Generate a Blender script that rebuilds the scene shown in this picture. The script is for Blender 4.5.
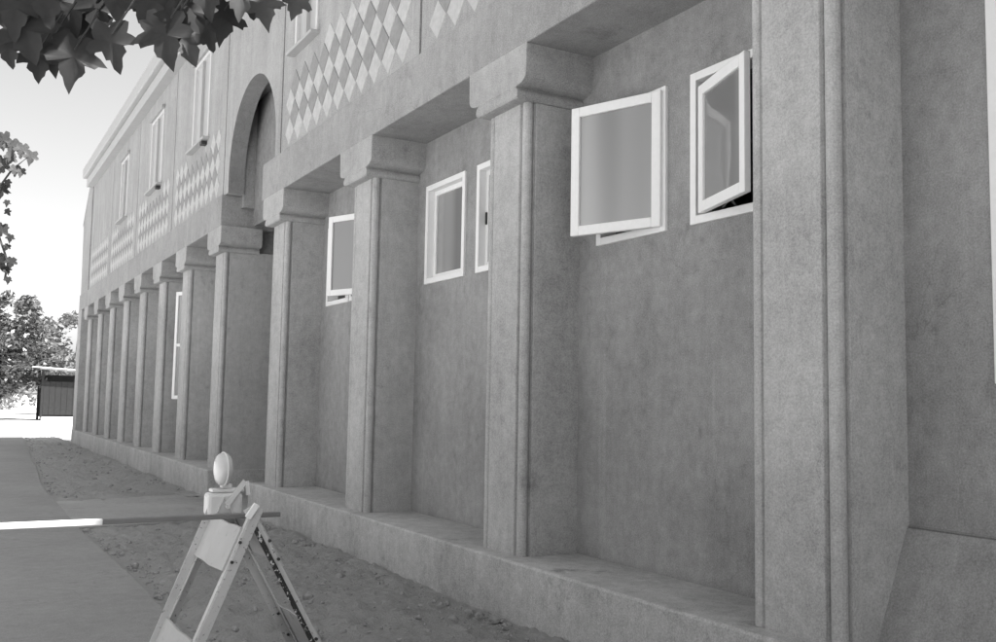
import bpy, math, random
from mathutils import Vector, Matrix, noise
random.seed(7)
R = math.radians
for o in list(bpy.data.objects): bpy.data.objects.remove(o)
scene = bpy.context.scene
col = scene.collection

# ------------------------------------------------------------------ camera
FPX, YAW, PIT, ROL = 949.71, R(30.063), R(4.835), R(1.008)
fw = Vector((math.sin(YAW)*math.cos(PIT), math.cos(YAW)*math.cos(PIT), math.sin(PIT)))
rt = Vector((math.cos(YAW), -math.sin(YAW), 0)); up = rt.cross(fw)
r2 = rt*math.cos(ROL) + up*math.sin(ROL); u2 = -rt*math.sin(ROL) + up*math.cos(ROL)
cd = bpy.data.cameras.new('camera'); cam = bpy.data.objects.new('camera', cd); col.objects.link(cam)
cd.sensor_width = 36.0; cd.lens = FPX/996*36; cd.clip_start = .05; cd.clip_end = 3000
M3 = Matrix((r2, u2, -fw)).transposed()
cam.matrix_world = Matrix.Translation((0, 0, 1.6)) @ M3.to_4x4()
scene.camera = cam

# ------------------------------------------------------------------ sky, sun, exposure
SUN = Vector((.352, -.45, 1.0)).normalized()          # towards the sun: behind the building, over the viewer's right shoulder
wd = bpy.data.worlds.new('World'); scene.world = wd; wd.use_nodes = True
wn, wl = wd.node_tree.nodes, wd.node_tree.links; wn.clear()
sky = wn.new('ShaderNodeTexSky'); sky.sky_type = 'NISHITA'; sky.sun_disc = False
sky.sun_elevation = math.asin(SUN.z); sky.sun_rotation = math.atan2(SUN.x, SUN.y)
sky.air_density = 1.0; sky.dust_density = 2.5; sky.ozone_density = 1.0
bw = wn.new('ShaderNodeRGBToBW'); bg = wn.new('ShaderNodeBackground'); bg.inputs['Strength'].default_value = .11
wo = wn.new('ShaderNodeOutputWorld')
wl.new(sky.outputs[0], bw.inputs[0]); wl.new(bw.outputs[0], bg.inputs['Color']); wl.new(bg.outputs[0], wo.inputs['Surface'])
sd = bpy.data.lights.new('sun', 'SUN'); sd.energy = 4.8; sd.angle = R(.5); sd.color = (1, .99, .98)
so = bpy.data.objects.new('sun', sd); col.objects.link(so); so.rotation_euler = SUN.to_track_quat('Z', 'Y').to_euler()
scene.view_settings.view_transform = 'Standard'; scene.view_settings.look = 'None'
scene.view_settings.gamma = 1; scene.view_settings.exposure = 1.5
scene.cycles.max_bounces = 8; scene.cycles.diffuse_bounces = 5

# ------------------------------------------------------------------ materials (the photograph is black and white: every colour is a grey)
class NT:
    def __init__(s, name):
        s.m = bpy.data.materials.new(name); s.m.use_nodes = True
        s.n, s.l = s.m.node_tree.nodes, s.m.node_tree.links
        s.b = s.n['Principled BSDF']
        g = s.n.new('ShaderNodeNewGeometry'); s.pos = g.outputs['Position']
    def math(s, op, a, b=None, clamp=False):
        k = s.n.new('ShaderNodeMath'); k.operation = op; k.use_clamp = clamp
        for i, v in enumerate((a, b)):
            if v is None: continue
            if isinstance(v, (int, float)): k.inputs[i].default_value = v
            else: s.l.new(v, k.inputs[i])
        return k.outputs[0]
    def noise(s, scale, detail=4, rough=.6, stretch=None, off=0):
        v = s.pos
        if stretch or off:
            mp = s.n.new('ShaderNodeMapping'); mp.inputs['Scale'].default_value = stretch or (1, 1, 1)
            mp.inputs['Location'].default_value = (off, off*1.7, off*.3)
            s.l.new(s.pos, mp.inputs['Vector']); v = mp.outputs[0]
        k = s.n.new('ShaderNodeTexNoise'); k.inputs['Scale'].default_value = scale
        k.inputs['Detail'].default_value = detail; k.inputs['Roughness'].default_value = rough
        s.l.new(v, k.inputs['Vector']); return k.outputs['Fac']
    def voro(s, scale, feature='F1'):
        k = s.n.new('ShaderNodeTexVoronoi'); k.feature = feature; k.inputs['Scale'].default_value = scale
        s.l.new(s.pos, k.inputs['Vector']); return k.outputs['Distance']
    def ramp(s, v, a, b, lo=0, hi=1):
        k = s.n.new('ShaderNodeMapRange'); k.inputs['From Min'].default_value = a; k.inputs['From Max'].default_value = b
        k.inputs['To Min'].default_value = lo; k.inputs['To Max'].default_value = hi; s.l.new(v, k.inputs['Value']); return k.outputs[0]
    def mixv(s, f, a, b):
        return s.math('ADD', s.math('MULTIPLY', s.math('SUBTRACT', 1, f), a), s.math('MULTIPLY', f, b))
    def grey(s, v):
        k = s.n.new('ShaderNodeCombineColor')
        for i in range(3): s.l.new(v, k.inputs[i])
        s.l.new(k.outputs[0], s.b.inputs['Base Color'])
    def bump(s, h, dist, strength=1):
        k = s.n.new('ShaderNodeBump'); k.inputs['Distance'].default_value = dist; k.inputs['Strength'].default_value = strength
        s.l.new(h, k.inputs['Height']); s.l.new(k.outputs[0], s.b.inputs['Normal'])
    def rough(s, v): s.b.inputs['Roughness'].default_value = v
    def spec(s, v): s.b.inputs['Specular IOR Level'].default_value = v

def render_mat(name, base, mottle=.35, streak=.18, grain=.3, off=0, stain=.3, bumpd=.004, crack=.16):
    t = NT(name)
    big = t.noise(.8, 4, .65, None, off); mid = t.noise(10, 4, .75, None, off+3); fine = t.noise(95, 2, .75)
    st = t.noise(1.0, 3, .6, (3.2, 3.2, .4), off); br = t.noise(1.0, 3, .65, (34, 34, 5), off+2)
    v = t.math('ADD', 1.0, t.math('MULTIPLY', t.math('SUBTRACT', big, .5), mottle*2))
    for n, a in ((mid, mottle*1.7), (st, streak*2), (fine, grain*2.4), (br, grain*.5)):
        v = t.math('ADD', v, t.math('MULTIPLY', t.math('SUBTRACT', n, .5), a))
    sp = t.ramp(t.noise(2.3, 5, .75, (1, 1, .6), off+9), .60, .74, 0, stain)        # damp patches and worn spots
    v = t.math('MULTIPLY', v, t.math('SUBTRACT', 1, sp))
    dr = t.ramp(t.noise(1.0, 3, .55, (5.5, 5.5, .22), off+13), .64, .70, 0, 1)        # lime drips and rain streaks
    v = t.math('ADD', v, t.math('MULTIPLY', dr, streak*.6))
    pits = t.ramp(t.voro(38), .03, .09, .5, 1)
    keep = t.ramp(t.noise(3.0, 2, .5, None, off+5), .55, .60, 0, 1)
    v = t.math('MULTIPLY', v, t.mixv(keep, 1, pits))
    if crack:                                                                          # hairline cracks, only here and there
        k = t.n.new('ShaderNodeTexVoronoi'); k.feature = 'DISTANCE_TO_EDGE'; k.inputs['Scale'].default_value = .75
        mp = t.n.new('ShaderNodeVectorMath'); mp.operation = 'MULTIPLY_ADD'
        nz = t.n.new('ShaderNodeTexNoise'); nz.inputs['Scale'].default_value = 3.5; nz.inputs['Detail'].default_value = 4; t.l.new(t.pos, nz.inputs['Vector'])
        t.l.new(nz.outputs['Color'], mp.inputs[0]); mp.inputs[1].default_value = (.45, .45, .45); t.l.new(t.pos, mp.inputs[2]); t.l.new(mp.outputs[0], k.inputs['Vector'])
        ln = t.ramp(k.outputs['Distance'], .0015, .0045, 1, 0); cm = t.ramp(t.noise(.9, 2, .5, None, off+17), .54, .60, 0, crack)
        v = t.math('MULTIPLY', v, t.math('SUBTRACT', 1, t.math('MULTIPLY', ln, cm)))
    t.grey(t.math('MULTIPLY', v, base)); t.rough(.92); t.spec(.2)
    t.bump(t.math('ADD', t.math('MULTIPLY', mid, .8), t.math('ADD', t.math('MULTIPLY', fine, .35), t.math('MULTIPLY', br, .3))), bumpd*1.6)
    return t.m
def plain(name, v, rough=.6, var=.15, sc=12, spec=.4, bumpd=0):
    t = NT(name); n = t.noise(sc, 4, .6)
    t.grey(t.math('MULTIPLY', t.math('ADD', 1, t.math('MULTIPLY', t.math('SUBTRACT', n, .5), 2*var)), v)); t.rough(rough); t.spec(spec)
    if bumpd: t.bump(n, bumpd)
    return t.m
def worn(name, base, dark, lo, hi, sc=30):
    t = NT(name); n = t.noise(sc, 5, .75); d = t.noise(5, 4, .6)
    f = t.ramp(n, lo, hi, 0, 1)
    v = t.mixv(f, dark, t.math('MULTIPLY', t.math('ADD', .85, t.math('MULTIPLY', d, .3)), base))
    t.grey(v); t.rough(.6); t.spec(.35); return t.m
M = {}
M['shaft'] = render_mat('pilaster_render', .41, .36, .12, .42, 1)
M['cap'] = render_mat('capital_render', .38, .36, .08, .5, 4)
M['beam'] = render_mat('beam_render', .31, .30, .16, .5, 7)
M['wall'] = render_mat('wall_render', .295, .42, .16, .42, 11)
M['upper'] = render_mat('upper_wall_render', .34, .22, .26, .6, 15, .2)
M['plinth'] = render_mat('plinth_concrete', .44, .45, .2, .5, 19, .45)
M['porch'] = render_mat('porch_render', .30, .4, .1, .4, 23)
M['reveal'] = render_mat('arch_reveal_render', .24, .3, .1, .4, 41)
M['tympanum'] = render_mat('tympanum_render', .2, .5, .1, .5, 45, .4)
M['tile_pale'] = plain('pale_tile', .46, .75, .3, 14, .2, .002)
M['tile_grey'] = plain('grey_tile', .27, .8, .3, 14, .2, .002)
M['fascia'] = plain('fascia_paint', .4, .6, .1, 6)
M['pale_frame'] = plain('pale_frame_paint', .58, .6, .1, 20)
M['roof'] = plain('roof_sheet', .3, .6, .2, 3)
M['white'] = plain('white_paint', .82, .5, .06, 25, .35)
M['concrete'] = render_mat('path_concrete', .28, .26, .05, .4, 27, .2, .003)
M['entry'] = render_mat('entrance_concrete', .36, .3, .05, .4, 31, .3, .003)
def soil():
    t = NT('soil'); a = t.noise(1.2, 6, .7); b = t.noise(14, 6, .75); c = t.noise(90, 3, .7)
    v = t.math('ADD', .55, t.math('ADD', t.math('MULTIPLY', a, .35), t.math('ADD', t.math('MULTIPLY', b, .4), t.math('MULTIPLY', c, .25))))
    t.grey(t.math('MULTIPLY', v, .41)); t.rough(1); t.spec(.1)
    t.bump(t.math('ADD', b, t.math('MULTIPLY', c, .4)), .05); return t.m
M['soil'] = soil()
M['clod'] = plain('clod_earth', .31, .98, .35, 20, .1, .01)
M['ground'] = render_mat('sandy_ground', .5, .25, 0, .2, 33, .2, .01)
def glass():
    t = NT('dusty_glass_painted_reflection'); n = t.ramp(t.noise(2.2, 1, .4, (1, 1, .1)), .45, .7, 0, 1); t.grey(t.math('MULTIPLY', t.math('ADD', .8, t.math('MULTIPLY', n, .9)), .22))  # soft upright band paints a reflection into the dusty pane's colour
    t.rough(.35); t.spec(.5); gl = t.n.new('ShaderNodeBsdfGlossy'); gl.inputs['Roughness'].default_value = .04; gl.inputs['Color'].default_value = (.9, .9, .9, 1)
    lw = t.n.new('ShaderNodeFresnel'); lw.inputs['IOR'].default_value = 2.1; mx = t.n.new('ShaderNodeMixShader')
    wv = t.n.new('ShaderNodeBump'); wv.inputs['Distance'].default_value = .004; t.l.new(t.noise(2.2, 1, .4), wv.inputs['Height']); t.l.new(wv.outputs[0], gl.inputs['Normal'])
    t.l.new(lw.outputs[0], mx.inputs[0]); t.l.new(t.b.outputs[0], mx.inputs[1]); t.l.new(gl.outputs[0], mx.inputs[2]); t.l.new(mx.outputs[0], t.n['Material Output'].inputs['Surface']); return t.m
M['glass'] = glass(); M['blind'] = plain('blind_backed_glass', .42, .35, .12, 4, .5)
M['barr'] = worn('worn_white_paint', .5, .09, .355, .40, 45)
M['barr_dark'] = worn('flaking_paint', .6, .03, .56, .61, 42)
M['panel'] = worn('panel_sheeting', .43, .22, .30, .40, 14)
M['plank'] = plain('shade_toned_plank', .17, .6, .15, 10, .3, .002)  # rail grey, darkened in the colour to stand for the building's shade
M['lens'] = plain('lamp_lens', .5, .25, .08, 20, .6)
M['lampbox'] = plain('lamp_housing', .62, .45, .06, 15, .5)
M['dark'] = plain('dark_metal', .04, .5, .2, 30)
M['leaf_near'] = plain('leaf', .05, .6, .35, 30, .25)
M['leaf_pale'] = plain('dusty_leaf', .13, .7, .3, 30, .2)
M['leaf_far'] = plain('far_leaf', .085, .35, .6, 3, .6)
M['leaf_far2'] = plain('far_shrub_leaf', .12, .5, .5, 2, .4)
M['bark'] = plain('bark', .09, .9, .4, 18, .2, .01)
M['shed'] = plain('shed_board', .03, .8, .35, 6, .2, .004)
M['shed_roof'] = plain('shed_roof_sheet', .6, .4, .1, 5)

# ------------------------------------------------------------------ helpers
class MB:
    def __init__(s): s.v = []; s.f = []
    def poly(s, pts): n = len(s.v); s.v += [tuple(p) for p in pts]; s.f.append(tuple(range(n, n+len(pts))))
    def box(s, x0, x1, y0, y1, z0, z1):
        n = len(s.v); s.v += [(x, y, z) for x in (x0, x1) for y in (y0, y1) for z in (z0, z1)]
        for q in ((0,1,3,2),(4,6,7,5),(0,4,5,1),(2,3,7,6),(0,2,6,4),(1,5,7,3)): s.f.append(tuple(n+i for i in q))
    def bar(s, a, b, w, d, upv=(0, 0, 1), w2=None, d2=None):       # a tapered rectangular bar between two points
        a, b = Vector(a), Vector(b); t = (b-a).normalized(); x = t.cross(Vector(upv)).normalized(); y = x.cross(t)
        n = len(s.v)
        for p, ww, dd in ((a, w, d), (b, w2 or w, d2 or d)):
            for sx, sy in ((-1,-1),(1,-1),(1,1),(-1,1)): s.v.append(tuple(p+x*sx*ww/2+y*sy*dd/2))
        for i in range(4): j = (i+1) % 4; s.f.append((n+i, n+j, n+4+j, n+4+i))
        s.f += [(n+3, n+2, n+1, n), (n+4, n+5, n+6, n+7)]
    def tube(s, pts, rad, seg=8):
        n = len(s.v); P = [Vector(p) for p in pts]
        for i, p in enumerate(P):
            t = (P[min(i+1, len(P)-1)]-P[max(i-1, 0)]).normalized()
            x = t.cross(Vector((.31, .2, .93))).normalized(); y = t.cross(x); r = rad[i] if isinstance(rad, (list, tuple)) else rad
            for k in range(seg): a = 2*math.pi*k/seg; s.v.append(tuple(p+x*r*math.cos(a)+y*r*math.sin(a)))
        for i in range(len(P)-1):
            for k in range(seg): q = (k+1) % seg; s.f.append((n+i*seg+k, n+i*seg+q, n+(i+1)*seg+q, n+(i+1)*seg+k))
        s.f += [tuple(n+k for k in reversed(range(seg))), tuple(n+(len(P)-1)*seg+k for k in range(seg))]
    def extrude(s, pts, axis, a, b):                               # closed outline (2-D) between two values of one axis
        n = len(s.v); m = len(pts)
        mk = {'x': lambda p, t: (t, p[0], p[1]), 'y': lambda p, t: (p[0], t, p[1]), 'z': lambda p, t: (p[0], p[1], t)}[axis]
        s.v += [mk(p, a) for p in pts]+[mk(p, b) for p in pts]
        for i in range(m): j = (i+1) % m; s.f.append((n+i, n+j, n+m+j, n+m+i))
        s.f += [tuple(n+i for i in reversed(range(m))), tuple(n+m+i for i in range(m))]
    def mesh(s, name, mat):
        me = bpy.data.meshes.new(name); me.from_pydata(s.v, [], s.f); me.materials.append(mat); me.validate(); me.update()
        import bmesh
        bm = bmesh.new(); bm.from_mesh(me); bmesh.ops.recalc_face_normals(bm, faces=bm.faces); bm.to_mesh(me); bm.free()
        return me
    def build(s, name, mat, parent=None, loc=(0, 0, 0), rotz=0, bevel=0, smooth=False):
        o = link(name, s.mesh(name, mat), parent, loc, rotz)
        if bevel:
            md = o.modifiers.new('bevel', 'BEVEL'); md.width = bevel; md.segments = 2; md.limit_method = 'ANGLE'; md.angle_limit = R(40)
        if smooth: o.data.polygons.foreach_set('use_smooth', [True]*len(o.data.polygons))
        return o
def link(name, data, parent=None, loc=(0, 0, 0), rotz=0):
    o = bpy.data.objects.new(name, data); col.objects.link(o); o.location = loc; o.rotation_euler = (0, 0, rotz)
    if parent: o.parent = parent
    return o
def tag(o, label=None, cat=None, group=None, kind=None):
    if label: o['label'] = label
    if cat: o['category'] = cat
    if group: o['group'] = group
    if kind: o['kind'] = kind
    return o
def wall_holes(mb, x0, x1, y0, y1, z0, z1, holes):
    ys = sorted({y0, y1, *[h[0] for h in holes], *[h[1] for h in holes]}); zs = sorted({z0, z1, *[h[2] for h in holes], *[h[3] for h in holes]})
    solid = lambda yc, zc: y0 < yc < y1 and z0 < zc < z1 and not any(h[0] < yc < h[1] and h[2] < zc < h[3] for h in holes)
    for i in range(len(ys)-1):
        for j in range(len(zs)-1):
            a, b, c, d = ys[i], ys[i+1], zs[j], zs[j+1]; yc, zc = (a+b)/2, (c+d)/2
            if not solid(yc, zc): continue
            mb.poly([(x0,a,c),(x0,a,d),(x0,b,d),(x0,b,c)]); mb.poly([(x1,a,c),(x1,b,c),(x1,b,d),(x1,a,d)])
            pv = ys[i-1] if i else a-1; nx = ys[i+2] if i+2 < len(ys) else b+1
            if not solid((pv+a)/2, zc): mb.poly([(x0,a,c),(x1,a,c),(x1,a,d),(x0,a,d)])
            if not solid((nx+b)/2, zc): mb.poly([(x0,b,c),(x0,b,d),(x1,b,d),(x1,b,c)])
            pv = zs[j-1] if j else c-1; nx = zs[j+2] if j+2 < len(zs) else d+1
            if not solid(yc, (pv+c)/2): mb.poly([(x0,a,c),(x0,b,c),(x1,b,c),(x1,a,c)])
            if not solid(yc, (nx+d)/2): mb.poly([(x0,a,d),(x1,a,d),(x1,b,d),(x0,b,d)])

# ------------------------------------------------------------------ ground, path, beds
XB, XS, XW, XU = 3.77, 3.88, 4.41, 3.83            # planes: beam front, pilaster front, lower wall, upper wall
ZP, ZB, ZT, ZE = .41, 4.40, 4.93, 8.35             # plinth top, beam bottom, beam top, eaves
Y0, YE = -14.0, 34.9
ARCH0, ARCH1 = 13.3, 15.72                         # clear width at the entrance

g = MB()
g.poly([(-900,-600,-.10),(900,-600,-.10),(900,1500,-.10),(-900,1500,-.10)])
tag(g.build('ground', M['ground']), kind='structure')

def path_edge(y): return 1.50 + max(0, y-17)*.048 + .02*math.sin(y*.9)
pm = MB(); ys = [-12+i*.5 for i in range(0, 110)]
ys = [y for y in ys if y <= 42.4]
for a, b in zip(ys[:-1], ys[1:]):
    ea, eb = path_edge(a), path_edge(b)
    pm.poly([(-.75,a,0),(ea,a,0),(eb,b,0),(-.75,b,0)]); pm.poly([(ea,a,0),(ea,a,-.12),(eb,b,-.12),(eb,b,0)]); pm.poly([(-.75,a,-.12),(-.75,a,0),(-.75,b,0),(-.75,b,-.12)])
tag(pm.build('path', M['concrete']), kind='structure')
em = MB(); em.extrude([(1.2,12.58),(3.76,12.9),(3.9,13.36),(5.69,13.36),(5.69,15.7),(3.9,15.7),(3.76,16.25),(1.2,15.66)], 'z', -.12, -.008)
tag(em.build('entrance_path', M['entry']), kind='structure')

def bed(name, y0, y1, nx, ny, xl, seed):
    mb = MB(); xr = XB-.02
    for j in range(ny+1):
        y = y0+(y1-y0)*j/ny
        for i in range(nx+1):
            l = xl(y); x = l+(xr-l)*i/nx
            p = Vector((x*1.3, y*1.3, seed))
            h = .05*noise.noise(p)+.04*noise.noise(p*3.1)+.06*abs(noise.noise(p*6.3))*max(0, .3+noise.noise(p*1.1))*1.6+.028*noise.noise(p*15)
            e = min(1, (x-l)/.25, (xr-x)/.12+.35)
            mb.v.append((x+.012*noise.noise(p*9), y, -.03+h*max(.15, e)))
    for j in range(ny):
        for i in range(nx):
            a = j*(nx+1)+i; mb.f.append((a, a+1, a+nx+2, a+nx+1))
    o = mb.build(name, M['soil'], smooth=True); return tag(o, kind='structure')
bed('soil_bed', 1.0, 12.75, 70, 330, lambda y: path_edge(y)+.006-.03*noise.noise(Vector((y*3, 0, 0))), 1.3)
bed('soil_bed', 15.72, 42.6, 44, 360, lambda y: path_edge(y)+.006-.04*noise.noise(Vector((y*2, 0, 4))), 5.7)
# clods and pebbles strewn over the beds
cl = MB()
def clod(mb, c, r):
    n = len(mb.v); ph = random.random()*6.28; sx, sy = random.uniform(.7, 1.4), random.uniform(.7, 1.2)
    for zz, q0 in ((-.3, 1.0), (.25, .95), (.6, .55)):
        for k in range(6): a = ph+k*1.047+zz; q = r*q0*random.uniform(.75, 1.15); mb.v.append((c[0]+sx*q*math.cos(a), c[1]+sy*q*math.sin(a), c[2]+zz*r+random.uniform(-.12, .12)*r))
    mb.v.append((c[0]+random.uniform(-.2, .2)*r, c[1]+random.uniform(-.2, .2)*r, c[2]+r*.72))
    for i in (0, 6):
        for k in range(6): q = (k+1) % 6; mb.f.append((n+i+k, n+i+q, n+i+6+q, n+i+6+k))
    for k in range(6): mb.f.append((n+12+k, n+12+(k+1) % 6, n+18))
for _ in range(3000):
    y = random.uniform(3, 12.4) if random.random() < .6 else random.uniform(16.3, 41)
    l = path_edge(y)+.06; x = random.uniform(l, XB-.1)
    if random.random() < .3: x = random.choice((XB-.12-abs(random.gauss(0, .12)), l+abs(random.gauss(0, .12))))
    clod(cl, (x, y, -.02), min(.06, .004+random.expovariate(1/.0075)))
tag(cl.build('earth_clods', M['clod'], smooth=True), 'crumbly clods and pebbles strewn over the bare soil', None, kind='stuff')

# ------------------------------------------------------------------ the building
B = link('arcaded_building', None)
tag(B, 'long grey two-storey rendered building with pilasters, tall arch and white casement windows', 'building')

# lower wall with its window openings  (near edge, far edge, bottom, top, hinge side, opening angle)
WIN = [(5.22, 6.05, 2.84, 3.90, 'near', 21), (4.10, 4.95, 2.84, 3.90, 'far', 19, .09), (8.29, 9.18, 2.84, 3.90, 'far', 0), (7.18, 8.04, 2.84, 3.90, 'near', 0),
       (11.42, 12.24, 2.84, 3.90, 'near', -50), (10.50, 11.38, 2.84, 3.90, 'near', 22), (1.75, 2.77, 1.73, 3.93, 'near', 0)]
WINL = [(19.3, 20.2, 1.5, 3.75, 'near', 26), (16.95, 18.0, 1.5, 3.75, 'near', 0)]+[(y-.55, y+.5, 1.5, 3.75, 'near', 0) for y in (22.3, 24.65, 27.0, 29.4, 31.75)]
w = MB(); wall_holes(w, XW, XW+.31, Y0, 13.08, 0, ZB+.3, [x[:4] for x in WIN]); w.build('lower_wall', M['wall'], B)
w = MB(); wall_holes(w, XW, XW+.31, 15.9, YE-.02, 0, ZB+.3, [x[:4] for x in WINL]); w.build('lower_wall', M['wall'], B)

# raised plinth in two lengths
for a, b in ((Y0, 13.36), (15.74, YE)):
    p = MB(); p.box(XB-.03, XW+.345, a, b, -.12, ZP); o = p.build('plinth', M['plinth'], B, bevel=.018)
# battered apron under the wide window
p = MB(); p.extrude([(4.392, .98), (4.10, .30), (4.6, .30), (4.6, .98)], 'y', .4, 3.31); p.build('battered_apron', M['wall'], B, bevel=.01)
p = MB(); p.box(4.4, 4.5, .4, 3.30, .985, .993); p.build('apron_joint', M['reveal'], B)

# pilasters
def shaft_mesh():
    hw, rb, gq = .30, .042, .014
    pts = []
    # outline in (x depth, y across): back-left, front with staff beads, back-right
    yf = hw; pts.append((XW+.33-XS, -yf))
    def bead(sg):
        c = (rb, sg*(hw-rb)); out = []
        seq = [(rb*2+gq, sg*hw), (rb*2+gq*.5, sg*(hw-gq)), (rb*2, sg*hw-sg*.004)]
        arc = [(c[0]+rb*math.cos(a), c[1]+sg*rb*math.sin(a)) for a in [R(20+i*25) for i in range(0, 10)]]
        tail = [(0.004, sg*(hw-2*rb)), (gq, sg*(hw-2*rb-gq*.5)), (0, sg*(hw-2*rb-gq))]
        return seq+arc[:-0 or None]+tail
    left = bead(-1); right = bead(1)
    pts += left+list(reversed(right)); pts.append((XW+.33-XS, yf))
    mb = MB(); mb.extrude(pts, 'z', ZP, 4.02); return mb.mesh('pilaster', M['shaft'])
SH = shaft_mesh()
def cap_mesh():
    # lofted rings: (height above the shaft's top, side overhang, front overhang)
    prof = [(-.03, .004, .07), (-.026, .022, .10), (-.012, .034, .112), (.012, .040, .112), (.036, .034, .112), (.050, .022, .112), (.056, .010, .108), (.066, .012, .108), (.070, .05, .112), (.078, .095, .112), (.092, .13, .112),
            (.112, .152, .112), (.14, .162, .112), (.20, .163, .112), (.385, .168, .112)]
    mb = MB()
    for z, s, f in prof:
        for x, y in ((-f, -.30-s), (-f, .30+s), (.58, .30+s), (.58, -.30-s)): mb.v.append((x, y, z))
    for i in range(len(prof)-1):
        for k in range(4): q = (k+1) % 4; mb.f.append((i*4+k, i*4+q, i*4+4+q, i*4+4+k))
    mb.f += [(3, 2, 1, 0), tuple(len(mb.v)-4+k for k in range(4))]
    return mb.mesh('capital', M['cap'])
CP = cap_mesh()
PIL = [3.58, 6.61, 9.72, 12.78, 16.1] + [18.72+2.37*i for i in range(7)]
for i, y in enumerate(PIL):
    o = link('pilaster', SH, B, (XS, y, 0)); c = link('capital', CP, o, (0, 0, 4.02))
    md = c.modifiers.new('bevel', 'BEVEL'); md.width = .005; md.segments = 1; md.limit_method = 'ANGLE'; md.angle_limit = R(60)
# beams carried by the pilasters
for a, b in ((Y0, 13.34), (15.7, YE)):
    p = MB(); p.box(XB, XW+.25, a, b, ZB, ZT); p.build('beam', M['beam'], B, bevel=.012)
# corner pier at the far end
p = MB(); p.box(XB, XW+.3, 34.15, YE+.1, -.1, ZB-.004); p.build('corner_pier', M['shaft'], B, bevel=.01)

# upper wall: panels parted by open joints, a core wall behind
p = MB(); wall_holes(p, 4.10, 4.4, Y0, 33.3, ZT-.2, 8.6, [(12.94, 15.56, ZT-.2, 6.56)]); p.build('core_wall', M['porch'], B)
JO = [Y0, -5.0, -.7, 3.76, 8.23, 12.72, 15.86, 20.1, 24.45, 28.7, 33.1]
UPW = {3: (4.2, 5.1), 4: (11.3, 12.2), 6: (17.1, 18.4), 7: (21.4, 22.8), 8: (26.0, 27.2)}
DX, DZ = .37, .41
def diamond(mat, name):
    mb = MB(); a, b, t = DX/2-.008, DZ/2-.009, .009
    o = [(-a, 0), (0, b), (a, 0), (0, -b)]; i = [(.96*y, .96*z) for y, z in o]
    mb.v += [(0, y, z) for y, z in o]+[(-t, y, z) for y, z in i]
    for k in range(4): q = (k+1) % 4; mb.f.append((k, q, 4+q, 4+k))
    mb.f.append((4, 5, 6, 7)); mb.f.append((3, 2, 1, 0)); return mb.mesh(name, M[mat])
DP, DG = diamond('tile_pale', 'pale_diamond_tile'), diamond('tile_grey', 'grey_diamond_tile')
GAP = .026
def up_window(y0, y1, z0, z1, parent):
    o = MB(); x = XU
    o.box(x-.02, x+.12, y0, y0+.07, z0, z1); o.box(x-.02, x+.12, y1-.07, y1, z0, z1); o.box(x-.02, x+.12, y0+.07, y1-.07, z1-.07, z1); o.box(x-.02, x+.12, y0+.07, y1-.07, z0, z0+.07)
    wo = o.build('upper_window', M['pale_frame'], parent, bevel=.006)
    s = MB(); s.box(x-.12, x+.1, y0-.06, y1+.06, z0-.05, z0-.005); s.build('sill', M['fascia'], wo, bevel=.008)
    s = MB(); s.box(x-.07, x+.1, y0-.04, y1+.04, z1+.005, z1+.08); s.build('hood', M['upper'], wo, bevel=.008)
    s = MB(); ym = (y0+y1)/2; s.box(x-.02, x+.06, ym-.03, ym+.03, z0+.07, z1-.07); s.build('mullion', M['fascia'], wo)
    for a, b in ((y0+.07, ym-.03), (ym+.03, y1-.07)):
        s = MB(); s.box(x+.03, x+.036, a, b, z0+.07, z1-.07); s.build('pane', M['blind'], wo)
    return wo
for i in range(len(JO)-1):
    a, b = JO[i]+GAP, JO[i+1]-GAP
    mb = MB()
    if i == 5:
        yc, zc, r = 14.25, 5.23, 1.28
        arc = [(yc-r*math.cos(math.pi*k/28), zc+r*math.sin(math.pi*k/28)*1.0) for k in range(29)]
        mb.extrude([(a, ZT+.004), (yc-r, ZT+.004)]+arc+[(yc+r, ZT+.004), (b, ZT+.004), (b, ZE), (a, ZE)], 'x', XU, XU+.262)
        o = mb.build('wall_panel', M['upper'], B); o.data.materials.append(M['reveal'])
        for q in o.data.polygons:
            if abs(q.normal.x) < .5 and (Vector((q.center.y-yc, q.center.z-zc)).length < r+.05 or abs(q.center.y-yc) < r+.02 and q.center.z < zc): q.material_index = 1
        continue
    hole = []
    if i in UPW: u = UPW[i]; hole = [(u[0], u[1], 6.24, 7.9)]
    wall_holes(mb, XU, XU+.25, a, b, ZT+.004, ZE, hole)
    o = mb.build('wall_panel', M['upper'], B)
    if hole:
        uw = up_window(*hole[0], o)
        if i in (6, 7):
            for zz in (6.24-.09,): k = MB(); k.box(XU-.10, XU+.02, hole[0][0]+.1, hole[0][0]+.24, zz-.03, zz+.03); k.build('bracket', M['dark'], uw)
    if i < 3: continue
    n = int((b-a-(.12 if i == 3 else .36))/DX); st = (a+b)/2-(n-1)*DX/2
    for c in range(n):
        for rr in range(3):
            y, z = st+c*DX, ZT+.05+DZ*(.5+rr)
            if rr == 2 and hole and hole[0][0]-.25 < y < hole[0][1]+.25: continue
            link('pale_diamond_tile', DP, o, (XU, y, z))
            if c < n-1 and rr < 2: link('grey_diamond_tile', DG, o, (XU, y+DX/2, z+DZ/2))
# end pier of the upper storey with its raking top
p = MB(); p.extrude([(33.13, ZT+.004), (YE, ZT+.004), (YE+.25, 7.35), (33.5, 8.9), (33.13, 8.9)], 'x', XU-.03, XU+.4); p.build('end_pier', M['upper'], B, bevel=.01)
p = MB(); p.box(4.3, 4.9, YE+.22, YE+.27, 5.5, 6.6); p.build('open_shutter', M['white'], B)

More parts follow.
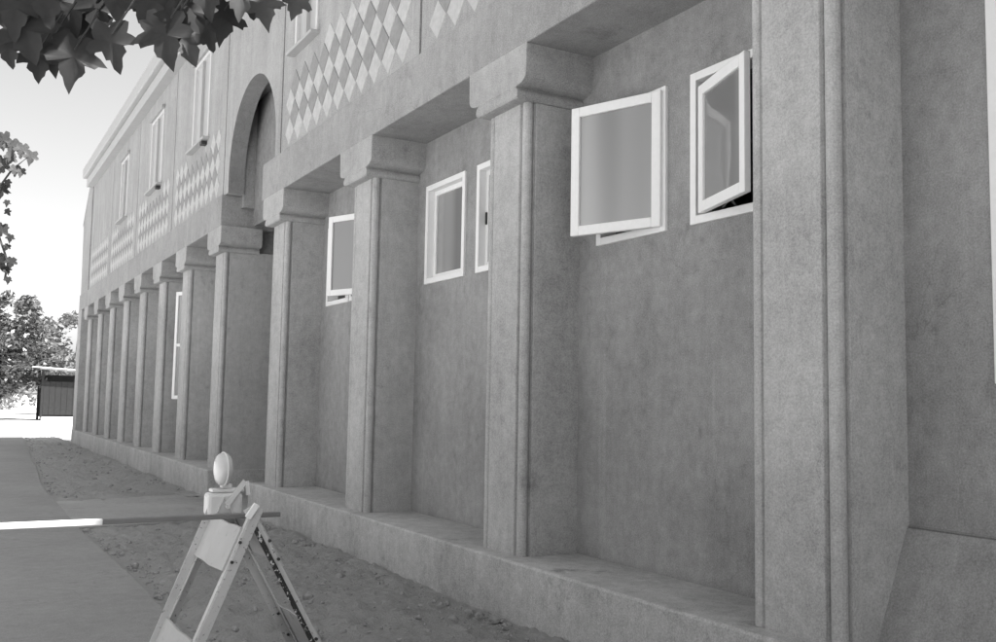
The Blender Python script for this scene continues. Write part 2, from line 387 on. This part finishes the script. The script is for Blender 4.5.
# eaves, roof and the rest of the shell
p = MB(); p.box(3.62, XU+.02, Y0, 33.3, ZE, ZE+.26); f = p.build('fascia_board', M['fascia'], B, bevel=.008)
p = MB(); p.box(3.50, XU+.02, Y0, 33.4, ZE+.28, ZE+.62); p.build('gutter', M['fascia'], f, bevel=.03)
p = MB(); p.extrude([(3.56, ZE+.624), (3.56, ZE+.67), (8.6, 9.85), (13.6, 9.1), (13.6, ZE+.6), (12.9, ZE+.5), (4.12, ZE+.5)], 'y', Y0, 33.42); p.build('roof', M['roof'], B)
p = MB(); p.bar((8.3, 33.35, 8.98), (8.3, 35.3, 7.4), 9.0, .1, (0, .63, .77)); p.build('hip_roof', M['roof'], B)
p = MB(); p.box(12.6, 12.9, Y0, 33.4, -.1, 8.8); p.box(12.6, 12.9, 33.4, YE-.06, -.1, 7.3); p.box(4.73, 12.59, YE-.36, YE-.03, -.1, 7.3); p.box(4.73, 12.59, Y0+.02, Y0+.3, -.1, 8.8); p.build('back_wall', M['wall'], B)
p = MB(); p.box(4.73, 12.58, Y0+.31, 12.1, .2, .4); p.box(4.73, 12.58, 17.3, YE-.4, .2, .4); p.build('floor', M['porch'], B)
# porch behind the arch
p = MB(); p.box(4.73, 5.9, 11.95, 12.09, 0, 7.6); p.box(4.73, 5.9, 17.1, 17.24, 0, 7.6); p.box(5.7, 5.9, 12.1, 17.09, -.1, 7.6); p.box(4.42, 5.9, 11.95, 17.24, 7.61, 7.8); p.box(4.73, 5.69, 12.1, 17.09, -.11, -.012); p.build('porch', M['porch'], B)
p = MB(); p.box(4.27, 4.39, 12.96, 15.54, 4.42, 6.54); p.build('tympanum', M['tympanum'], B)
p = MB()
for k in range(2): p.box(5.6, 5.69, 13.75+k*.72, 14.44+k*.72, .02, 2.5)
p.build('porch_door', M['reveal'], B, bevel=.01)

# casement windows of the ground floor
def casement(y0, y1, z0, z1, side, ang, inset=0):
    fr = MB(); t = .055; x0, x1 = XW-.025, XW+.13
    fr.box(x0, x1, y0-.004, y0+t, z0-.004, z1+.004); fr.box(x0, x1, y1-t, y1+.004, z0-.004, z1+.004)
    fr.box(x0, x1, y0+t, y1-t, z1-t, z1+.004); fr.box(x0, x1, y0+t, y1-t, z0-.004, z0+t)
    wo = fr.build('window', M['white'], B, bevel=.005)
    L, h0, h1 = y1-y0-.05-inset, z0+.03+inset*.3, z1-.03-inset; s = .075
    sash = MB(); sash.box(-.022, .022, 0, s, h0, h1); sash.box(-.022, .022, L-s, L, h0, h1); sash.box(-.022, .022, s, L-s, h1-s, h1); sash.box(-.022, .022, s, L-s, h0, h0+s)
    if z1-z0 > 1.5:
        zm = (h0+h1)/2; sash.box(-.02, .02, s, L-s, zm-.03, zm+.03)
    hy = y0+.025 if side == 'near' else y1-.025-inset
    rz = R(ang) if side == 'near' else math.pi-R(ang)
    hx = XW-.032 if ang else XW+.075
    sh = sash.build('sash', M['white'], wo, (hx, hy, 0), rz, bevel=.006)
    pa = MB(); pa.box(-.003, .003, s-.008, L-s+.008, h0+s-.008, h1-s+.008); pa.build('pane', M['glass'], wo, (hx, hy, 0), rz)
    st = MB()
    if ang > 0:
        d = .45; e = Vector((hx-math.sin(rz)*d, hy+math.cos(rz)*d, h0+.02)); yb = y0+.5*(y1-y0)
        st.bar((XW-.01, yb, z0+t+.012), e, .014, .008); st.bar((XW-.01, yb+.12, z0+t+.012), e-Vector((0, 0, .004)), .012, .008)
    elif z1-z0 > 1.5: return
    else: st.box(XW+.035, XW+.06, (y1-.09) if side == 'near' else (y0+.075), (y1-.075) if side == 'near' else (y0+.09), (z0+z1)/2-.06, (z0+z1)/2+.06)
    st.build('window_stay', M['dark'], wo)
for x in WIN+WINL: casement(*x)

# ------------------------------------------------------------------ barricade across the path
BX, YF, YR = 1.45, 5.05, 5.72
bar = link('folding_barricade', None, None, (BX, 5.4, 0))
tag(bar, 'folding A-frame barricade with flaking white legs and sheeted panels standing on the soil', 'barricade')
def P(x, y, z): return (x-BX, y-5.4, z)
APEX, FOOTL, FOOTR = 1.015, -.41, .54
def leg(y, foot, mat, lean):
    y += .0095 if foot > 0 else 0
    mb = MB(); a = Vector(P(BX+lean, y, APEX)); b = Vector(P(BX+foot, y, -.04)); o = 1 if foot > 0 else -1
    mb.bar(a, b, .008, .05, (1, 0, 0)); sg = .03 if y < 5.4 else -.03
    lg = mb.build('leg', M[mat], bar, bevel=.002)
    mb = MB(); d = Vector((o*.027, sg, 0)); mb.bar(a+d, b+d, .045, .007, (1, 0, 0)); mb.build('flange', M['barr'], lg, bevel=.002)
    if foot < 0 and y > 5.4:
        mb = MB(); e = Vector((-.045, -.02, 0)); mb.bar(a+e, b+e, .008, .09, (1, 0, 0), .008, .045); mb.build('channel_face', M['barr'], lg, bevel=.002)
    if foot > 0 and y < 5.4:
        mb = MB(); e = Vector((-.016, -.006, 0)); mb.bar(a+e+(b-a)*.1, b+e, .008, .026, (1, 0, 0)); tag(mb.build('worn_edge', M['barr_dark'], lg), 'edge with paint flaked to black')
leg(YF, FOOTL, 'barr', .03); leg(YF, FOOTR, 'barr', -.03); leg(YR, FOOTL, 'barr', .03); leg(YR, FOOTR, 'barr', -.03)
def panel(sg, z1, z0):
    foot = FOOTL if sg < 0 else FOOTR
    def px(z): return BX-sg*.03+(foot+sg*.03)*(APEX-z)/(APEX+.04)+sg*.030
    mb = MB(); n = 6
    for j in range(2):
        z = (z1, z0)[j]
        for i in range(n+1):
            y = YF+.035+(YR-YF+.05)*i/n; bow = .012*math.sin(math.pi*i/n)
            for k in (0, .012): mb.v.append(P(px(z)+sg*(k+bow), y, z+.004*math.sin(i*2.1+j)))
    for i in range(n):
        a, b = i*2, (n+1)*2+i*2
        mb.f += [(a, a+2, b+2, b), (a+1, b+1, b+3, a+3), (a, a+1, a+3, a+2), (b, b+2, b+3, b+1)]
    e = (n+1)*2; mb.f += [(0, e, e+1, 1), (n*2, n*2+1, e+n*2+1, e+n*2)]
    mb.build('panel', M['panel'], bar)
for sg in (-1, 1): panel(sg, .91, .69); panel(sg, .35, .12)
for y in (YF-.012, YR+.012):
    mb = MB(); mb.bar(P(BX-.035, y, APEX-.05), P(BX+.012, y, APEX+.02), .035, .016, (0, 1, 0)); mb.build('hinge_plate', M['white'], bar, bevel=.004)

for y in (YF-.006, YR+.006):
    for foot in (FOOTL, FOOTR):
        for z in (.84, .74, .30, .17):
            mb = MB(); x = BX+foot*(APEX-z)/(APEX+.04); mb.tube([P(x, y-.008, z), P(x, y+.004, z)], .009, 6); mb.build('bolt', M['dark'], bar)
# the long rail laid through it
pl = MB()
pl.bar((-.9, 5.30, .95), (1.66, 5.266, .95), .032, .026)
rail = pl.build('barrier_rail', M['plank'], bevel=.004)
pl = MB(); pl.bar((-.905, 5.30007, .95), (.735, 5.2782, .95), .036, .030); pl.build('painted_sunlit_end', M['white'], rail, bevel=.004)  # sunlit stretch of the rail, its brightness painted in as white
tag(rail, 'long thin painted rail laid level across the path through the barricade', 'rail')

# warning lamp on the far end of the barricade
LX, LY = 1.475, 5.74
lamp = link('warning_lamp', None, None, (LX, LY, .9))
tag(lamp, 'pale barricade warning lamp with a round lens above a boxy battery case', 'lamp')
mb = MB(); mb.box(-.115, .09, -.06, .06, .0, .135); mb.build('battery_case', M['lampbox'], lamp, bevel=.02)
mb = MB(); mb.box(-.09, .10, -.045, .045, .137, .158); mb.box(-.03, .03, -.03, .03, .158, .185); mb.build('collar', M['lampbox'], lamp, bevel=.006)
ln = MB(); nrm = Vector((-.997, -.08, 0)).normalized(); sx = Vector((0, 0, 1)).cross(nrm); cz = Vector((-.02, 0, .27)); seg = 28
prof = [(0, .046), (.03, .044), (.06, .040), (.082, .032), (.094, .018), (.097, 0), (.094, -.018), (.082, -.032), (.06, -.040), (.03, -.044), (0, -.046)]
for rr, d in prof[1:-1]:
    for k in range(seg): a = 2*math.pi*k/seg; ln.v.append(tuple(cz+nrm*d+sx*rr*math.cos(a)+Vector((0, 0, rr*math.sin(a)))))
for i in range(len(prof)-3):
    for k in range(seg): q = (k+1) % seg; ln.f.append((i*seg+k, i*seg+q, (i+1)*seg+q, (i+1)*seg+k))
ln.f += [tuple(reversed(range(seg))), tuple((len(prof)-3)*seg+k for k in range(seg))]
ln.build('lens', M['lens'], lamp, smooth=True)
rg = MB(); rg.tube([cz+sx*.098*math.cos(2*math.pi*k/24)+Vector((0, 0, .098*math.sin(2*math.pi*k/24))) for k in range(25)], .006, 6); rg.build('lens_ring', M['lampbox'], lamp)
mb = MB(); mb.bar((.10, -.05, .2), (-.01, -.08, .07), .03, .012, (0, 1, 0)); mb.bar((.11, -.05, .20), (.12, -.05, .12), .022, .02, (0, 1, 0)); mb.tube([(-.005, -.07, .06), (-.005, -.095, .06)], .014); mb.build('mounting_bracket', M['lampbox'], lamp)

# ------------------------------------------------------------------ shed and trees beyond the building
SX, SY = 5.1, 66.0
sh = link('board_shed', None, None, (SX, SY, -.1)); tag(sh, 'small dark board shed with a pale lean-to roof beyond the building', 'shed')
for k in range(12):
    mb = MB(); x = .25+k*.34; mb.box(x, x+.325, 0, .04, .35, 2.45+.03*math.sin(k*3.1)); mb.build('board', M['shed'], sh)
for x, y in ((.1, 0), (4.4, 0), (.1, 2.6), (4.4, 2.6)):
    mb = MB(); mb.box(x, x+.14, y, y+.14, 0, 3.2); mb.build('post', M['shed'], sh)
mb = MB(); mb.box(.2, 4.4, 2.5, 2.58, .2, 2.9); mb.build('back_boards', M['shed'], sh)
mb = MB(); mb.bar((-.5, 1.2, 3.35), (5.2, 1.2, 3.05), 3.4, .07, (0, 0, 1)); mb.build('roof', M['shed_roof'], sh)
mb = MB(); mb.box(.15, 4.6, -.5, .3, 0, .22); mb.build('base_slab', M['shed_roof'], sh)

def tree(name, label, x, y, h, rx, ry, z0, nclump, nleaf, ls, mat, trunk_h, group=None, seed=1):
    rnd = random.Random(seed); T = link(name, None, None, (x, y, -.1)); tag(T, label, 'tree', group)
    t = MB(); t.tube([(0, 0, 0), (.05, .03, trunk_h*.5), (-.06, .05, trunk_h), (.1, 0, h*.75)], [.2, .16, .13, .04], 8); 
    cl = []
    for k in range(nclump):
        while True:
            p = Vector((rnd.uniform(-1, 1), rnd.uniform(-1, 1), rnd.uniform(-1, 1)))
            if .35 < p.length < 1: break
        cl.append(Vector((p.x*rx, p.y*ry, z0+(h-z0)*(p.z+1)/2)))
    tr = t.build('trunk', M['bark'], T, smooth=True)
    l = MB()
    for k in range(0, nclump, max(1, nclump//9)): c = cl[k]; l.tube([(-.04, .04, trunk_h*.9+rnd.random()*.4), c*.5+Vector((0, 0, trunk_h*.5)), c], [.08, .05, .015], 5)
    l.build('limb', M['bark'], tr)
    m = MB()
    for c in cl:
        cr = rnd.uniform(.35, .8)*rx*.32
        for _ in range(nleaf):
            d = Vector((rnd.gauss(0, 1), rnd.gauss(0, 1), rnd.gauss(0, .7))).normalized()*cr*rnd.random()**.4
            q = c+d; u = Vector((rnd.gauss(0, 1), rnd.gauss(0, 1), rnd.gauss(0, .6))).normalized(); v = u.cross(Vector((rnd.gauss(0, 1), rnd.gauss(0, 1), rnd.gauss(0, 1)))).normalized(); s = ls*rnd.uniform(.6, 1.3)
            m.poly([q-u*s, q+v*s*.45, q+u*s, q-v*s*.45])
    m.build('crown', M[mat], T); return T
tree('broadleaf_tree', 'bushy glittering tree on the sunlit ground left of the board shed', 2.6, 68, 8.2, 3.8, 3.4, 1.5, 120, 90, .2, 'leaf_far', 2.4, seed=3)
tree('broadleaf_tree', 'paler tree rising behind the roof of the board shed', 9.0, 84, 8.3, 3.6, 3.2, 2.0, 55, 80, .22, 'leaf_far2', 2.5, seed=4)
def shrubs():
    rnd = random.Random(9); m = MB()
    for k in range(150):
        c = Vector((rnd.uniform(-14, 26), rnd.uniform(108, 122), rnd.uniform(.3, 3.4)))
        for _ in range(45):
            q = c+Vector((rnd.gauss(0, .7), rnd.gauss(0, .7), rnd.gauss(0, .6))); q.z = max(0, q.z); u = Vector((rnd.gauss(0, 1), rnd.gauss(0, 1), rnd.gauss(0, 1))).normalized(); v = u.orthogonal().normalized(); s = .3
            m.poly([q-u*s, q+v*s*.5, q+u*s, q-v*s*.5])
    return tag(m.build('distant_shrubs', M['leaf_far2']), 'low band of distant shrubs along the horizon', None, kind='stuff')
shrubs()

# ------------------------------------------------------------------ lobed-leaf tree beside the path; only its hanging sprays are in view
LOBES = [(0, -.36), (.10, -.46), (.24, -.47), (.33, -.38), (.42, -.34), (.40, -.22), (.36, -.13), (.46, -.06), (.58, .08), (.48, .11), (.44, .19), (.33, .16), (.23, .15), (.25, .27), (.20, .36), (.14, .40), (.09, .52), (0, .66)]
LOBES = LOBES+[(-x, y) for x, y in reversed(LOBES[1:-1])]
# note: stalk end at the first point; tip is the last of the right side
def leafpoly(mb, c, s, tip, nrm, fold=.12, rnd=random):
    tip = Vector(tip).normalized(); nrm = Vector(nrm); nrm = (nrm-tip*nrm.dot(tip)).normalized(); side = tip.cross(nrm)
    n = len(mb.v); c = Vector(c); mb.v.append(tuple(c))
    for x, y in LOBES:
        j = 1+rnd.uniform(-.1, .1); mb.v.append(tuple(c+side*x*s*j+tip*y*s*j+nrm*(abs(x)*fold*s-.3*s*max(0, y)**2-.10*s*math.sin(x*9+y*5)*abs(x))))
    m = len(LOBES)
    for k in range(m): mb.f.append((n, n+1+k, n+1+(k+1) % m))
T = link('lobed_leaf_tree', None, None, (-1.25, 1.7, -.1))
tag(T, 'dark lobed-leaf tree whose leafy sprays hang into the top left corner', 'tree')
off = Vector((1.25, -1.7, .1))
t = MB(); t.tube([(0, 0, 0), (.05, 0, 1.2), (-.03, .03, 2.4), (.1, -.05, 3.4), (.25, -.1, 4.6)], [.17, .14, .12, .09, .03], 10); tr = t.build('trunk', M['bark'], T, smooth=True)
l = MB()
for e in ((1.9, .75, 2.78), (2.3, .2, 3.4), (1.6, -.9, 3.6), (1.2, 1.1, 3.3), (-.9, .6, 3.4), (2.0, -.6, 4.4)):
    l.tube([(0, 0, 2.4), (e[0]*.5, e[1]*.5, (2.6+e[2])/2+.15), e], [.06, .035, .012], 6)
l.build('limb', M['bark'], tr)
rnd = random.Random(21)
view = Vector((.26, .96, .2))
# hanging sprays: leaf centre from the tree's foot, leaf length, tilt, dusty or not
sp = MB(); spp = MB(); st = MB()
S = [(1.447, 1.086, 2.641, 0.124, 0.1, 0), (1.543, 1.113, 2.715, 0.133, -0.2, 0), (1.489, 1.111, 2.766, 0.136, 0.2, 0), (1.689, 0.639, 2.607, 0.1, -0.2, 0), (1.843, 1.014, 2.747, 0.107, 0.2, 0), (1.937, 0.929, 2.832, 0.103, 0.2, 0), (1.494, 0.984, 2.587, 0.135, -0.1, 0), (1.414, 1.068, 2.595, 0.108, 0.05, 0), (1.552, 0.716, 2.553, 0.115, 0.25, 0), (1.374, 0.951, 2.624, 0.151, 0.3, 0), (1.474, 1.138, 2.714, 0.144, -0.3, 0), (1.556, 1.1, 2.777, 0.13, 0.1, 0), (1.69, 0.932, 2.742, 0.125, -0.2, 0), (1.661, 0.645, 2.572, 0.137, 0.2, 0), (1.347, 0.926, 2.667, 0.128, 0, 0), (1.794, 1.066, 2.712, 0.113, 0.5, 1), (1.646, 0.79, 2.708, 0.152, 0.1, 0), (1.838, 0.809, 2.71, 0.115, -0.1, 0), (1.728, 0.702, 2.668, 0.124, 0.3, 0), (1.947, 0.819, 2.772, 0.104, 0.2, 1), (2.05, 0.861, 2.822, 0.088, -0.2, 1), (1.852, 0.705, 2.741, 0.108, 0, 1), (1.409, 0.855, 2.686, 0.13, 0.2, 0), (1.579, 0.832, 2.739, 0.142, -0.1, 0), (1.738, 0.589, 2.69, 0.127, 0.2, 0), (1.34, 1.005, 2.587, 0.089, 0.2, 0)]
for x, y, z, size, sk, pale in S:
    c = Vector((x, y, z))
    leafpoly(spp if pale else sp, c, size, Vector((sk*.86, -sk*.5, -1)), -view+Vector((rnd.uniform(-.3, .3), rnd.uniform(-.3, .3), rnd.uniform(-.4, .1))), .1, rnd)
    st.tube([c+Vector((0, 0, .02)), c+Vector((.02, -.02, .06)), c+Vector((.05, -.04, .12))], [.0022, .0022, .003], 5)
SMALL = [(1.407, 2.066, 2.58, 0.058, 1), (1.439, 2.049, 2.567, 0.054, 1), (1.468, 2.034, 2.542, 0.051, 1), (1.403, 2.072, 2.537, 0.048, 1), (1.421, 2.066, 2.495, 0.041, 1), (1.44, 2.055, 2.488, 0.034, 1), (1.402, 2.081, 2.448, 0.031, 0), (1.403, 2.088, 2.377, 0.024, 0), (1.408, 2.088, 2.345, 0.027, 0), (1.42, 2.09, 2.252, 0.031, 0), (1.412, 2.098, 2.22, 0.027, 0), (1.428, 2.094, 2.166, 0.041, 0), (1.417, 2.103, 2.138, 0.031, 0), (1.422, 2.104, 2.102, 0.027, 0), (1.378, 2.08, 2.601, 0.068, 1), (1.377, 2.09, 2.512, 0.068, 1), (1.379, 2.097, 2.423, 0.061, 0), (1.387, 2.107, 2.28, 0.061, 0), (1.394, 2.114, 2.166, 0.061, 0)]
for x, y, z, size, pale in SMALL:
    leafpoly(spp if pale else sp, (x, y, z), size, Vector((rnd.uniform(-.5, .5), 0, -1)), -view+Vector((rnd.uniform(-.6, .6), 0, rnd.uniform(-.5, .5))), .15, rnd)
st.tube([(1.171, 1.27, 2.859), (1.367, 1.166, 2.769), (1.533, 1.067, 2.794), (1.725, 0.957, 2.782), (1.914, 0.844, 2.824), (2.103, 0.732, 2.85)], [.009, .008, .007, .006, .005, .003], 6)
for k in range(2300):  # unseen crown leaves, added overhead to shade the hanging sprays
    x = rnd.uniform(-2.2, 1.5); y = rnd.uniform(-1.0, 2.7); z = rnd.uniform(2.75, 4.7)
    q = Vector((x, y, z))
    if z < 1.64+.29*x+.475*y: continue                     # keeps the crown leaves above the camera's view
    leafpoly(sp, q-Vector((-1.25, 1.7, -.1)), rnd.uniform(.12, .19), Vector((rnd.uniform(-.8, .8), rnd.uniform(-.8, .8), -rnd.uniform(.2, 1))), Vector((rnd.gauss(0, .6), rnd.gauss(0, .6), 1)), .12, rnd)
sm = sorted(SMALL, key=lambda q: -q[2])
st.tube([(.4, .6, 2.9), (.9, 1.2, 3.0)]+[(q[0]-.01, q[1]+.01, q[2]) for q in sm[::3]], [.012, .009]+[.004]*len(sm[::3]), 5)
cr = sp.build('crown', M['leaf_near'], T, smooth=True)
st.build('twig', M['bark'], tr); spp.build('young_leaves', M['leaf_pale'], cr, smooth=True)
